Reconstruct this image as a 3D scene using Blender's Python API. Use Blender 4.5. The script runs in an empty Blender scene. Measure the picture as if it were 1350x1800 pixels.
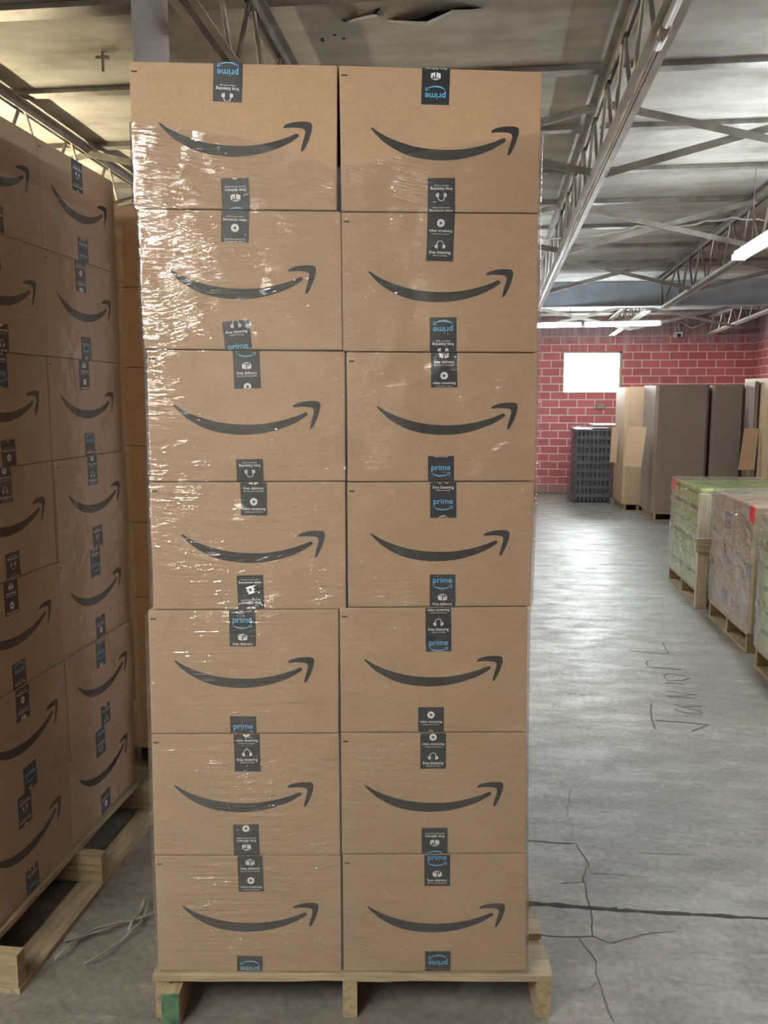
import bpy, bmesh, math, random
from mathutils import Vector, Matrix, noise
random.seed(7)
SC = bpy.context.scene
COL = SC.collection
# ------------------------------------------------------------------ camera
FPX = 1500.0                       # focal length in pixels of the 1350x1800 frame
CAMH = 1.80
TH = math.atan(197.0 / FPX)        # pitched down
YAW = math.radians(6.75)           # turned left of the room's long axis
cs, sn = math.cos(TH), math.sin(TH)
ca, sa = math.cos(YAW), math.sin(YAW)
cam = bpy.data.cameras.new('camera'); camo = bpy.data.objects.new('camera', cam); COL.objects.link(camo)
camo.location = (0, 0, CAMH); camo.rotation_euler = (math.pi/2 - TH, 0, YAW)
cam.sensor_fit = 'VERTICAL'; cam.sensor_height = 36; cam.sensor_width = 27; cam.lens = FPX/1800*36
cam.clip_end = 200; SC.camera = camo
# ------------------------------------------------------------------ view, world
SC.view_settings.view_transform = 'Standard'; SC.view_settings.look = 'None'
SC.view_settings.gamma = 1; SC.view_settings.use_curve_mapping = False
SC.view_settings.exposure = 1.32
W = bpy.data.worlds.new('world'); SC.world = W; W.use_nodes = True
W.node_tree.nodes['Background'].inputs[0].default_value = (.75, .87, 1, 1)
W.node_tree.nodes['Background'].inputs[1].default_value = 1.0
SC.cycles.max_bounces = 7; SC.cycles.transparent_max_bounces = 12
SC.cycles.sample_clamp_indirect = 4
TUBE_ADDED, TUBE_COOL, TUBE_WARM, DAY = 76.0, 60.0, 110.0, 24.0
# ------------------------------------------------------------------ pixel <-> place helpers
def hd(px, py):
    x = px - 675.0; y = py - 900.0
    den = FPX*cs - y*sn
    return x/den, (y*cs + FPX*sn)/den         # per unit of forward distance: sideways, drop
def UH(px, py, d):
    a, b = hd(px, py); return a*d, CAMH - b*d
def wp(u, d, h): return Vector((u*ca - d*sa, u*sa + d*ca, h))
def at_d(px, py, d):
    u, h = UH(px, py, d); return wp(u, d, h)
def at_floor(px, py, z=0.0):
    a, b = hd(px, py); d = (CAMH - z)/b; return wp(a*d, d, z)
CEIL0, CSL = 3.80, 0.025
def ceil_z(y): return CEIL0 - CSL*y
def at_ceil(px, py, off=0):
    a, b = hd(px, py); r = wp(a, 1, 0) ; k = (ceil_z(0) - CAMH - off)/(-b + CSL*r.y)
    return Vector((r.x*k, r.y*k, ceil_z(r.y*k) - off))
def at_Y(px, py, Y):
    a, b = hd(px, py); r = wp(a, 1, 0); k = Y/r.y
    return Vector((r.x*k, Y, CAMH - b*k))
def at_X(px, py, X):
    a, b = hd(px, py); r = wp(a, 1, 0); k = X/r.x
    return Vector((X, r.y*k, CAMH - b*k))

# ------------------------------------------------------------------ materials
def mat(name):
    m = bpy.data.materials.new(name); m.use_nodes = True
    return m, m.node_tree.nodes, m.node_tree.links, m.node_tree.nodes['Principled BSDF']
def N(ns, t, **k):
    n = ns.new(t)
    for a, v in k.items(): setattr(n, a, v)
    return n
def coords(ns, ls, scale=(1,1,1), rot=(0,0,0), kind='Object'):
    tc = N(ns, 'ShaderNodeTexCoord'); mp = N(ns, 'ShaderNodeMapping')
    mp.inputs['Scale'].default_value = scale; mp.inputs['Rotation'].default_value = rot
    ls.new(tc.outputs[kind], mp.inputs[0]); return mp.outputs[0]
def noi(ns, ls, vec, scale, detail=4, rough=.55):
    n = N(ns, 'ShaderNodeTexNoise'); n.inputs['Scale'].default_value = scale
    n.inputs['Detail'].default_value = detail; n.inputs['Roughness'].default_value = rough
    ls.new(vec, n.inputs['Vector']); return n.outputs['Fac']
def ramp(ns, ls, fac, stops):
    r = N(ns, 'ShaderNodeValToRGB'); e = r.color_ramp.elements
    while len(e) < len(stops): e.new(.5)
    for i, (p, c) in enumerate(stops):
        e[i].position = p; e[i].color = (c[0], c[1], c[2], 1) if hasattr(c, '__len__') else (c, c, c, 1)
    ls.new(fac, r.inputs[0]); return r.outputs[0]
def mixc(ns, ls, fac, a, b, mode='MIX'):
    m = N(ns, 'ShaderNodeMix', data_type='RGBA', blend_type=mode)
    for s, v in ((m.inputs[0], fac), (m.inputs[6], a), (m.inputs[7], b)):
        if isinstance(v, bpy.types.NodeSocket): ls.new(v, s)
        elif hasattr(v, '__len__'): s.default_value = (v[0], v[1], v[2], 1)
        else: s.default_value = v
    return m.outputs[2]
def math_(ns, ls, op, a, b=0.0, c=None):
    m = N(ns, 'ShaderNodeMath', operation=op)
    for i, v in enumerate((a, b) if c is None else (a, b, c)):
        if isinstance(v, bpy.types.NodeSocket): ls.new(v, m.inputs[i])
        else: m.inputs[i].default_value = v
    return m.outputs[0]
def bump(ns, ls, h, strength, dist, bs=None):
    b = N(ns, 'ShaderNodeBump'); b.inputs['Strength'].default_value = strength; b.inputs['Distance'].default_value = dist
    ls.new(h, b.inputs['Height'])
    if bs: ls.new(b.outputs[0], bs.inputs['Normal'])
    return b.outputs[0]
def plain(name, col, rough=.6, metal=0, var=.12, nscale=6, bstr=0, spec=.5):
    m, ns, ls, b = mat(name)
    v = coords(ns, ls); n = noi(ns, ls, v, nscale, 5)
    c = ramp(ns, ls, n, [(.3, [x*(1-var) for x in col]), (.7, [min(1, x*(1+var)) for x in col])])
    ls.new(c, b.inputs['Base Color']); b.inputs['Roughness'].default_value = rough; b.inputs['Metallic'].default_value = metal
    b.inputs['Specular IOR Level'].default_value = spec
    if bstr: bump(ns, ls, noi(ns, ls, v, nscale*8, 4), bstr, .002, b)
    return m
def cardboard(name, col):
    m, ns, ls, b = mat(name)
    v = coords(ns, ls)
    big = noi(ns, ls, v, 3.2, 3); fine = noi(ns, ls, coords(ns, ls, (30, 30, 220)), 1.0, 3)
    speck = noi(ns, ls, v, 160, 2)
    c = ramp(ns, ls, big, [(.3, [x*.93 for x in col]), (.7, [x*1.05 for x in col])])
    c = mixc(ns, ls, .10, c, ramp(ns, ls, fine, [(.35, [x*.6 for x in col]), (.65, [x*1.3 for x in col])]))
    c = mixc(ns, ls, .08, c, ramp(ns, ls, speck, [(.4, [x*.4 for x in col]), (.6, [x*1.3 for x in col])]))
    ls.new(c, b.inputs['Base Color']); b.inputs['Roughness'].default_value = .62; b.inputs['Specular IOR Level'].default_value = .3
    h = mixc(ns, ls, .5, fine, noi(ns, ls, v, 5, 2))
    bump(ns, ls, h, .10, .004, b)
    return m
M = {}
M['card'] = cardboard('cardboard', (.45, .31, .195))
M['card_dark'] = cardboard('cardboard_shade_tone', (.25, .195, .155))  # backlit shade of the bins is put into this card colour
M['card_flap'] = cardboard('cardboard_flap', (.50, .34, .21))
M['ink'] = plain('black_box_ink', (.018, .018, .018), .55, var=.1, nscale=30)
M['tape'] = plain('black_paper_tape', (.017, .021, .028), .38, var=.15, nscale=20)
M['blue'] = plain('light_blue_print', (.13, .46, .76), .4, var=.04)
M['white'] = plain('white_print', (.80, .80, .80), .4, var=.03)
M['steel'] = plain('dull_grey_painted_steel', (.27, .255, .22), .42, .35, .35, 7, .1)
M['steel_light'] = plain('pale_painted_steel', (.44, .43, .38), .45, .1, .25, 5, .1)
M['steel_blue'] = plain('blue_grey_painted_beam', (.48, .58, .66), .5, 0, .12, 3)
M['column'] = plain('grey_blue_column_paint', (.66, .68, .70), .38, 0, .1, 8, .25)
M['lampbody'] = plain('white_enamel', (.75, .75, .73), .4, 0, .04)
M['plastic_black'] = plain('black_plastic', (.035, .042, .055), .45, 0, .2, 10)
M['plastic_white'] = plain('white_plastic', (.7, .7, .7), .4)
M['green'] = plain('lime_green_carton_print', (.36, .50, .035), .5, 0, .15, 5)
M['black_label'] = plain('black_label_band', (.015, .015, .015), .5)
M['red'] = plain('red_tag', (.65, .03, .05), .5, 0, .05)
M['strap'] = plain('dirty_pale_strapping', (.22, .23, .17), .5)
M['void'] = plain('dark_roof_void', (.012, .011, .010), .9)
M['crack'] = plain('dark_floor_joint', (.035, .033, .028), .9)
M['scratch'] = plain('scratched_concrete_line', (.085, .08, .06), .9)
M['greenpaint'] = plain('worn_green_painted_wood', (.07, .16, .09), .75, 0, .6, 16, .3)
def wood(name, c1, c2, axis):
    m, ns, ls, b = mat(name)
    sc = {'x': (2.5, 28, 28), 'y': (28, 2.5, 28), 'z': (28, 28, 2.5)}[axis]
    v = coords(ns, ls, sc); n = noi(ns, ls, v, 1.6, 6, .65)
    c = ramp(ns, ls, n, [(.28, c1), (.52, c2), (.75, [x*1.25 for x in c2])])
    st = noi(ns, ls, coords(ns, ls), 3.5, 3)
    c = mixc(ns, ls, ramp(ns, ls, st, [(.45, 0.0), (.75, .45)]), c, (.13, .12, .09))
    ls.new(c, b.inputs['Base Color']); b.inputs['Roughness'].default_value = .75
    bump(ns, ls, n, .5, .004, b); return m
M['woodx'] = wood('pallet_wood_boards', (.15, .115, .065), (.36, .29, .18), 'x')
M['woody'] = wood('pallet_wood_stringers', (.16, .115, .06), (.34, .26, .15), 'y')
M['woodz'] = wood('pallet_wood_post', (.30, .25, .17), (.50, .44, .32), 'z')
def concrete():
    m, ns, ls, b = mat('worn_concrete')
    v = coords(ns, ls); n1 = noi(ns, ls, v, .55, 6, .6); n2 = noi(ns, ls, coords(ns, ls, (1, 2.2, 1)), 3.0, 8, .65); n3 = noi(ns, ls, v, 38, 4)
    c = ramp(ns, ls, n1, [(.3, (.105, .097, .073)), (.55, (.155, .145, .115)), (.75, (.215, .206, .17))])
    c = mixc(ns, ls, .55, c, ramp(ns, ls, n2, [(.32, (.085, .078, .06)), (.5, (.15, .142, .115)), (.72, (.26, .25, .22))]))
    c = mixc(ns, ls, .12, c, ramp(ns, ls, n3, [(.35, .05), (.65, .5)]))
    # scuffed pale patches
    sc = ramp(ns, ls, noi(ns, ls, coords(ns, ls, (1.2, 3.5, 1)), 2.2, 9, .75), [(.56, 0.0), (.72, .55)])
    c = mixc(ns, ls, sc, c, (.42, .42, .38))
    ls.new(c, b.inputs['Base Color'])
    r = ramp(ns, ls, n2, [(.3, .62), (.7, .38)]); ls.new(r, b.inputs['Roughness'])
    bump(ns, ls, mixc(ns, ls, .4, n2, n3), .18, .01, b); return m
M['concrete'] = concrete()
def ceilmat():
    m, ns, ls, b = mat('stained_ceiling_board')
    n1 = noi(ns, ls, coords(ns, ls, (.5, 2.6, 1)), 1.3, 7, .62); n2 = noi(ns, ls, coords(ns, ls), 5, 6, .6)
    c = ramp(ns, ls, n1, [(.30, (.24, .225, .18)), (.48, (.38, .37, .325)), (.70, (.55, .54, .49))])
    c = mixc(ns, ls, .22, c, ramp(ns, ls, n2, [(.35, (.18, .15, .10)), (.65, (.55, .53, .48))]))
    ls.new(c, b.inputs['Base Color']); b.inputs['Roughness'].default_value = .8
    bump(ns, ls, n2, .25, .01, b); return m
M['ceil'] = ceilmat()
def brick():
    m, ns, ls, b = mat('red_painted_block')
    tc = N(ns, 'ShaderNodeTexCoord'); sp = N(ns, 'ShaderNodeSeparateXYZ'); cb = N(ns, 'ShaderNodeCombineXYZ')
    ls.new(tc.outputs['Object'], sp.inputs[0])
    ls.new(math_(ns, ls, 'ADD', sp.outputs[0], sp.outputs[1]), cb.inputs[0]); ls.new(sp.outputs[2], cb.inputs[1])
    br = N(ns, 'ShaderNodeTexBrick'); ls.new(cb.outputs[0], br.inputs['Vector'])
    br.inputs['Scale'].default_value = 1; br.inputs['Brick Width'].default_value = .342; br.inputs['Row Height'].default_value = .1505
    br.inputs['Mortar Size'].default_value = .011; br.inputs['Mortar Smooth'].default_value = .2; br.inputs['Bias'].default_value = -.1
    br.inputs['Color1'].default_value = (.62, .17, .16, 1); br.inputs['Color2'].default_value = (.50, .12, .12, 1)
    br.inputs['Mortar'].default_value = (.80, .62, .60, 1)
    n = noi(ns, ls, coords(ns, ls), 2.2, 6, .7)
    c = mixc(ns, ls, ramp(ns, ls, n, [(.5, 0.0), (.72, .45)]), br.outputs['Color'], (.25, .12, .13))
    # drip-streaked grey plaster above the red paint
    dr = noi(ns, ls, coords(ns, ls, (9, 9, .8)), 1.0, 6, .7)
    edge = math_(ns, ls, 'ADD', sp.outputs[2], math_(ns, ls, 'MULTIPLY', dr, 1.1))
    msk = ramp(ns, ls, math_(ns, ls, 'MULTIPLY', math_(ns, ls, 'SUBTRACT', edge, 3.0), 1.2), [(.35, 0.0), (.75, .85)])
    c = mixc(ns, ls, msk, c, ramp(ns, ls, dr, [(.35, (.16, .13, .15)), (.65, (.50, .42, .44))]))
    lo = ramp(ns, ls, sp.outputs[2], [(.0, .7), (.22, 0.0)])
    c = mixc(ns, ls, lo, c, (.30, .27, .22))
    ls.new(c, b.inputs['Base Color']); b.inputs['Roughness'].default_value = .6
    bump(ns, ls, br.outputs['Fac'], -.4, .01, b); return m
M['brick'] = brick()
M['plaster'] = plain('plain_grey_block_wall', (.11, .105, .095), .8, 0, .15, 2)
def emis(name, col, s):
    m, ns, ls, b = mat(name); b.inputs['Base Color'].default_value = (.8, .8, .8, 1)
    b.inputs['Emission Color'].default_value = (*col, 1); b.inputs['Emission Strength'].default_value = s; return m
M['tube_added'] = emis('lit_tube_added', (1, .96, .90), TUBE_ADDED)
M['tube_added_dim'] = emis('lit_tube_added_weak', (1, .96, .90), 130)
M['tube_cool'] = emis('lit_tube_cool', (.86, .94, 1), TUBE_COOL)
M['tube_warm'] = emis('lit_tube_warm', (1, .84, .56), TUBE_WARM)
M['day'] = emis('frosted_pane_daylight', (.90, .96, 1), DAY)
def film(name, streaks, base=.105, peak=.9, haze=.018, dist=.007, rough=.055, tint=(1, 1, 1), low=0):
    """clear stretch film: mostly transparent, glossy along fine drawn-out wrinkles.
    streaks: list of (rotation, along-scale, across-scale, weight) in the object's x/z plane."""
    m, ns, ls, b = mat(name); ns.remove(b); out = ns['Material Output']
    h = None; patch = noi(ns, ls, coords(ns, ls), 2.6, 3, .6)
    for i, (rot, sx, sz, w, ax) in enumerate(streaks):
        sc = (sx, sx, sz) if ax == 'x' else (sx, sx, sz)
        r = (0, rot, 0) if ax == 'x' else (rot, 0, 0)
        tc = N(ns, 'ShaderNodeTexCoord'); m1 = N(ns, 'ShaderNodeMapping'); m1.inputs['Rotation'].default_value = r
        m1.inputs['Location'].default_value = (i*3.1, i*1.7, 0)
        m2 = N(ns, 'ShaderNodeMapping'); m2.inputs['Scale'].default_value = sc
        ls.new(tc.outputs['Object'], m1.inputs[0]); ls.new(m1.outputs[0], m2.inputs[0])
        n = noi(ns, ls, m2.outputs[0], 1.0, 3, .6)
        pm = ramp(ns, ls, noi(ns, ls, m1.outputs[0], 3.5, 3, .5), [(.42, 0.0), (.60, 1.0)])
        t = math_(ns, ls, 'MULTIPLY', math_(ns, ls, 'MULTIPLY', n, pm), w)
        h = t if h is None else math_(ns, ls, 'ADD', h, t)
    if low:                      # the film is drawn tighter and more deeply ridged lower down
        tc = N(ns, 'ShaderNodeTexCoord'); sp = N(ns, 'ShaderNodeSeparateXYZ'); ls.new(tc.outputs['Object'], sp.inputs[0])
        h = math_(ns, ls, 'MULTIPLY', h, math_(ns, ls, 'MAXIMUM', math_(ns, ls, 'MULTIPLY_ADD', sp.outputs[2], -low/2.2, 1+low), 1.0))
    nrm = bump(ns, ls, h, 1.0, dist)
    fr = N(ns, 'ShaderNodeLayerWeight'); fr.inputs['Blend'].default_value = .25; ls.new(nrm, fr.inputs['Normal'])
    fac = math_(ns, ls, 'MULTIPLY_ADD', fr.outputs['Facing'], peak, base)
    gl = N(ns, 'ShaderNodeBsdfGlossy'); gl.inputs['Roughness'].default_value = rough; ls.new(nrm, gl.inputs['Normal'])
    tr = N(ns, 'ShaderNodeBsdfTransparent'); tr.inputs['Color'].default_value = (*tint, 1)
    df = N(ns, 'ShaderNodeBsdfDiffuse'); df.inputs['Color'].default_value = (.8, .8, .8, 1)
    a = N(ns, 'ShaderNodeMixShader'); a.inputs[0].default_value = haze
    ls.new(tr.outputs[0], a.inputs[1]); ls.new(df.outputs[0], a.inputs[2])
    s = N(ns, 'ShaderNodeMixShader'); ls.new(fac, s.inputs[0]); ls.new(a.outputs[0], s.inputs[1]); ls.new(gl.outputs[0], s.inputs[2])
    ls.new(s.outputs[0], out.inputs['Surface']); return m
M['film'] = film('stretch_film', [(0, 3, 60, 1.0, 'x'), (-.2, 4, 48, .9, 'x'), (.3, 5, 75, .6, 'x')], low=.7)
M['film_side'] = film('stretch_film_left', [(0, 4, 70, 1.0, 'y'), (.15, 5, 60, .8, 'y')], base=.06, peak=.4)
M['film_green'] = film('stretch_film_right', [(.25, 5, 40, 1.3, 'y'), (-.3, 6, 32, 1.0, 'y')], base=.24, peak=.6, haze=.16, dist=.013, rough=.09)

# ------------------------------------------------------------------ mesh helpers
class MB:
    def __init__(s): s.v = []; s.f = []
    def add(s, vs, fs):
        o = len(s.v); s.v += [Vector(v) for v in vs]; s.f += [tuple(i+o for i in f) for f in fs]; return s
    def hexa(s, p):                              # 8 points: bottom ring 0-3, top ring 4-7
        return s.add(p, [(3,2,1,0), (4,5,6,7), (0,1,5,4), (1,2,6,5), (2,3,7,6), (3,0,4,7)])
    def box(s, a, b):
        x0,y0,z0 = a; x1,y1,z1 = b
        return s.hexa([(x0,y0,z0),(x1,y0,z0),(x1,y1,z0),(x0,y1,z0),(x0,y0,z1),(x1,y0,z1),(x1,y1,z1),(x0,y1,z1)])
    def bar(s, p, q, w, h, up=(0,0,1)):
        p = Vector(p); q = Vector(q); d = (q-p).normalized(); up = Vector(up)
        if abs(d.dot(up)) > .98: up = Vector((0,1,0))
        r = d.cross(up).normalized(); u = r.cross(d).normalized(); r = r*w/2; u = u*h/2
        return s.hexa([p-r-u, p+r-u, q+r-u, q-r-u, p-r+u, p+r+u, q+r+u, q-r+u])
    def tube(s, pts, r, n=10, caps=True):
        pts = [Vector(p) for p in pts]; o = len(s.v); up = Vector((0,0,1))
        for i, p in enumerate(pts):
            d = (pts[min(i+1, len(pts)-1)] - pts[max(i-1, 0)]).normalized()
            u = up if abs(d.dot(up)) < .95 else Vector((1,0,0))
            a = d.cross(u).normalized(); b = a.cross(d)
            for k in range(n):
                t = 2*math.pi*k/n; s.v.append(p + a*math.cos(t)*r + b*math.sin(t)*r)
        for i in range(len(pts)-1):
            for k in range(n):
                k2 = (k+1) % n; s.f.append((o+i*n+k, o+i*n+k2, o+(i+1)*n+k2, o+(i+1)*n+k))
        if caps:
            s.f.append(tuple(o+k for k in reversed(range(n)))); s.f.append(tuple(o+(len(pts)-1)*n+k for k in range(n)))
        return s
    def build(s, name, m, parent=None, base=None, smooth=False, bevel=0):
        me = bpy.data.meshes.new(name); b = Vector(base) if base is not None else Vector((0,0,0))
        me.from_pydata([tuple(v-b) for v in s.v], [], s.f); me.materials.append(m)
        bm = bmesh.new(); bm.from_mesh(me); bmesh.ops.recalc_face_normals(bm, faces=bm.faces[:])
        if bevel: bmesh.ops.bevel(bm, geom=bm.edges[:], offset=bevel, segments=2, profile=.7, affect='EDGES')
        bm.to_mesh(me); bm.free()
        if smooth:
            for p in me.polygons: p.use_smooth = True
        o = bpy.data.objects.new(name, me); COL.objects.link(o)
        if parent is not None: o.parent = parent
        elif base is not None: o.location = b
        return o
def tag(o, label=None, cat=None, group=None, kind=None):
    if label: o['label'] = label
    if cat: o['category'] = cat
    if group: o['group'] = group
    if kind: o['kind'] = kind
    return o
def thing(name, loc, label, cat, group=None, rz=0):
    o = bpy.data.objects.new(name, None); COL.objects.link(o); o.location = loc; o.rotation_euler = (0,0,rz)
    o.empty_display_size = .1
    return tag(o, label, cat, group)

# ------------------------------------------------------------------ room shell
XL, XR, YF, YB = -8.0, 5.0, -4.0, 17.05
floor = MB().box((XL, YF, -.1), (XR, YB, 0)).build('floor', M['concrete']); tag(floor, kind='structure')
def slab(mb, x0, x1, y0, y1, t=.12):
    mb.hexa([(x0,y0,ceil_z(y0)),(x1,y0,ceil_z(y0)),(x1,y1,ceil_z(y1)),(x0,y1,ceil_z(y1)),
             (x0,y0,ceil_z(y0)+t),(x1,y0,ceil_z(y0)+t),(x1,y1,ceil_z(y1)+t),(x0,y1,ceil_z(y1)+t)]); return mb
ceiling = slab(MB(), XL, XR, YF, YB).build('ceiling', M['ceil']); tag(ceiling, kind='structure')
for i, y in enumerate([-2.8,-1.8,-.8,.2,1.2,2.2,3.2,4.2,5.2,6.2,7.2,8.2,9.2,10.2,11.2,13.2,14.2,15.2,16.2]):
    z = ceil_z(y); w = .075 if i == 7 else .045
    MB().box((XL, y-w/2, z-.030), (XR, y+w/2, z-.001)).box((XL, y-w/2-.02, z-.036), (XR, y+w/2+.02, z-.030)).build('ceiling_rib', M['steel'], ceiling)
# back wall with window hole
wl = at_Y(990, 655, YB).x; wr = at_Y(1093, 655, YB).x; wz0 = at_Y(1040, 690.5, YB).z; wz1 = at_Y(1040, 618, YB).z
wb = MB(); zt = 3.9
wb.box((XL, YB, 0), (wl, YB+.25, zt)); wb.box((wr, YB, 0), (XR+.2, YB+.25, zt))
wb.box((wl, YB, 0), (wr, YB+.25, wz0)); wb.box((wl, YB, wz1), (wr, YB+.25, zt))
tag(wb.build('wall_back', M['brick']), kind='structure')
tag(MB().box((XR, YF, 0), (XR+.2, YB, zt+.2)).build('wall_right', M['brick']), kind='structure')
tag(MB().box((XL-.2, YF, 0), (XL, YB, zt+.2)).build('wall_left', M['plaster']), kind='structure')
wf = MB().box((XL, YF-.2, 0), (-2.7, YF, zt+.1)); wf.box((0, YF-.2, 0), (XR, YF, zt+.1)); wf.box((-2.7, YF-.2, 3.3), (0, YF, zt+.1))
tag(wf.build('wall_front', M['plaster']), kind='structure')
tag(MB().box((-2.7, YF-.12, 0), (0, YF-.06, 3.3)).build('door_1', M['steel_light']), kind='structure')
win = MB(); t = .05
win.box((wl, YB-.01, wz1-t*.6), (wr, YB+.12, wz1)); win.box((wr-t, YB-.01, wz0), (wr, YB+.12, wz1)); win.box((wl, YB-.01, wz0), (wl+t*.3, YB+.12, wz1)); win.box((wl, YB-.01, wz0), (wr, YB+.12, wz0+t*.3))
wino = win.build('window_1', M['woodz']); tag(wino, kind='structure')
tag(MB().box((wl+.01, YB+.14, wz0), (wr-.01, YB+.15, wz1)).build('window_pane', M['day'], wino), 'bright frosted pane')
# marks on the floor: joint, cracks, scratched writing
def ribbon(mb, pts, w, z=.0012, jitter=0):
    P = [at_floor(*p) for p in pts]
    Q = []
    for a, b in zip(P[:-1], P[1:]):
        n = max(1, int((b-a).length/.03))
        for k in range(n):
            q = a.lerp(b, k/n); q += Vector((random.uniform(-1,1), random.uniform(-1,1), 0))*jitter; Q.append(q)
    Q.append(P[-1]); ws = [w*(1 + (random.uniform(-.5,.5) if jitter else 0)) for _ in Q]
    L, R = [], []
    for i, q in enumerate(Q):
        d = (Q[min(i+1,len(Q)-1)] - Q[max(i-1,0)]).normalized(); n = Vector((-d.y, d.x, 0))
        L.append(q+n*ws[i]/2 + Vector((0,0,z))); R.append(q-n*ws[i]/2 + Vector((0,0,z)))
    vs = L+R; n = len(Q); mb.add(vs, [(i, i+1, n+i+1, n+i) for i in range(n-1)])
mb = MB(); ribbon(mb, [(900,1585),(930,1587),(1090,1600),(1350,1615),(1500,1626)], .016, jitter=.003)
ribbon(mb, [(932,1588),(1086,1599)], .022, .0014, .002)
mb.build('floor_joint', M['crack'], floor)
mb = MB()
def cr(pts, w=.005): ribbon(mb, [(920+x/3.14, 1300+y/3.14) for x, y in pts], w, .001, .004)
cr([(262,270),(240,420),(270,460),(272,515)], .003); cr([(20,560),(285,575),(345,665),(365,700),(345,705),(328,770),(350,840),(362,915),(380,1000),(385,1085)], .005)
cr([(85,1075),(250,1090),(385,1085),(470,1120),(500,1120),(700,1070),(835,1060)], .004)
cr([(310,1095),(395,1220),(410,1330),(440,1420),(470,1500),(500,1560)], .0045); cr([(300,1390),(410,1345)], .003)
cr([(200,795),(330,785)], .003); cr([(385,735),(700,765)], .0025); cr([(640,625),(930,635)], .0025)
mb.build('floor_crack', M['scratch'], floor)
mb = MB()
def sc_(pts, w=.009): ribbon(mb, [(1080+x/5, 1050+y/5) for x, y in pts], w, .0016)
sc_([(425,400),(445,445),(475,500),(300,485),(120,468)])
sc_([(350,550),(290,560),(278,580),(300,612),(450,622),(595,638)])
sc_([(435,680),(450,715),(480,735),(600,730),(655,712),(600,690),(510,670),(460,675),(440,685)], .007)
sc_([(440,752),(540,756),(620,770)]); sc_([(450,822),(560,840),(735,858),(600,862),(450,872)], .007); sc_([(480,872),(620,878),(720,893)])
sc_([(510,938),(600,962),(775,958)], .008); sc_([(525,985),(620,1015),(750,1032),(775,1022),(720,990),(600,962)], .008)
sc_([(325,940),(318,1000),(330,1080),(358,1155)], .011); sc_([(358,1080),(600,1098),(830,1120),(680,1178)], .011)
mb.build('scratched_writing', M['scratch'], floor)
# tear in the ceiling board
def cp(x, y, off=.004): return at_ceil(560+x/3.97, y/3.97, off)
mb = MB()
for poly in ([(215,142),(260,130),(370,108),(400,66),(440,50),(420,75),(385,112),(300,132)],
             [(575,150),(680,138),(740,118),(820,82),(935,70),(900,95),(760,168),(680,160)],
             [(925,72),(960,58),(1040,48),(1142,55),(1050,68)]):
    mb.add([cp(*p) for p in poly], [tuple(range(len(poly)))])
mb.build('ceiling_tear', M['void'], ceiling)
mb = MB()
for edge in ([(190,152,0),(260,132,.03),(370,110,.05),(395,104,.03),(430,115,0)], [(480,138,0),(575,150,.04),(680,160,.07),(760,167,.11),(800,145,.09),(880,104,.05),(935,74,.03),(1050,70,.02),(1142,58,0)]):
    n = len(edge); top = [cp(x, y+14, .003) for x, y, dd in edge]; low = [cp(x, y, .004+dd) + Vector((0, -dd*.25, 0)) for x, y, dd in edge]
    mb.add(top+low, [(i, i+1, n+i+1, n+i) for i in range(n-1)])
mb.build('torn_flap', M['ceil'], ceiling)
mb = MB()
for x, y in ((113,245),(176,270),(28,272),(28,286),(180,142)):
    c = cp(x, y, .003); mb.add([c+Vector((math.cos(k)*.011, math.sin(k)*.011, 0)) for k in (0,1.05,2.1,3.14,4.2,5.2)], [(0,1,2,3,4,5)])
mb.build('nail_hole', M['void'], ceiling)

# ------------------------------------------------------------------ steelwork
TD = .50
YBEAM = 12.2
def joist(X, y0, y1, yb0, label, yb1=None, TD=.50):
    r = thing('steel_joist', (X, y0, ceil_z(y0)), label, 'joist', 'open web roof joists'); B = (X, y0, ceil_z(y0))
    def p(y, off, dx=0): return (X+dx, y, ceil_z(y)-off)
    mb = MB()
    for dx in (-.036, .036):
        mb.bar(p(y0,.062,dx), p(y1,.062,dx), .044, .008); mb.bar(p(y0,.085,dx*.5), p(y1,.085,dx*.5), .008, .045)
    mb.build('top_chord', M['steel'], r, B)
    mb = MB(); ye = yb1 or y1-.2
    for dx in (-.034, .034):
        mb.bar(p(yb0,TD,dx), p(ye,TD,dx), .036, .007); mb.bar(p(yb0,TD-.022,dx*.56), p(ye,TD-.022,dx*.56), .007, .042)
    mb.build('bottom_chord', M['steel_light'], r, B)
    mb = MB(); y = yb0+.02; step = .30; Z = [p(max(y0+.02, yb0-.5), .08)]
    while y+2*step < ye+.01:
        Z += [p(y,TD-.01), p(y+.04,TD-.01), p(y+step,.08), p(y+step+.05,.08)]; y += 2*step
    Z += [p(ye-.03,TD-.01), p(ye,TD-.01), p(y1-.02,.09)]
    mb.tube(Z, .0115, 6)
    mb.build('web', M['steel'], r, B)
joist(-2.87, YF+.05, YBEAM, YF+.5, 'roof joist passing above the left hand wrapped stack of boxes')
joist(-1.10, YF+.05, YBEAM, 3.15, 'roof joist seen between the grey column and the box stack top')
joist(.66, YF+.05, YBEAM, YF+.5, 'long roof joist with conduit, directly right of the tall box stack')
joist(2.33, YF+.05, YBEAM, YF+.5, 'roof joist meeting the blue beam beside the hanging tube light')
joist(4.1, YF+.05, YBEAM, YF+.5, 'roof joist at the far right beyond the tube light')
for X, lab in ((-1.10, 'short bay joist behind the blue beam, hidden mostly by the box stack'), (.66, 'joist behind the blue beam nearest the box stack'),
               (2.33, 'joist behind the blue beam above the far tube lights'), (4.1, 'joist behind the blue beam above the security camera')):
    joist(X, YBEAM+.2, YB-.02, YBEAM+.9, lab, YB-.3, .38)
zb1 = ceil_z(YBEAM)-.10; zb0 = at_Y(1150, 539, YBEAM).z
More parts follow.
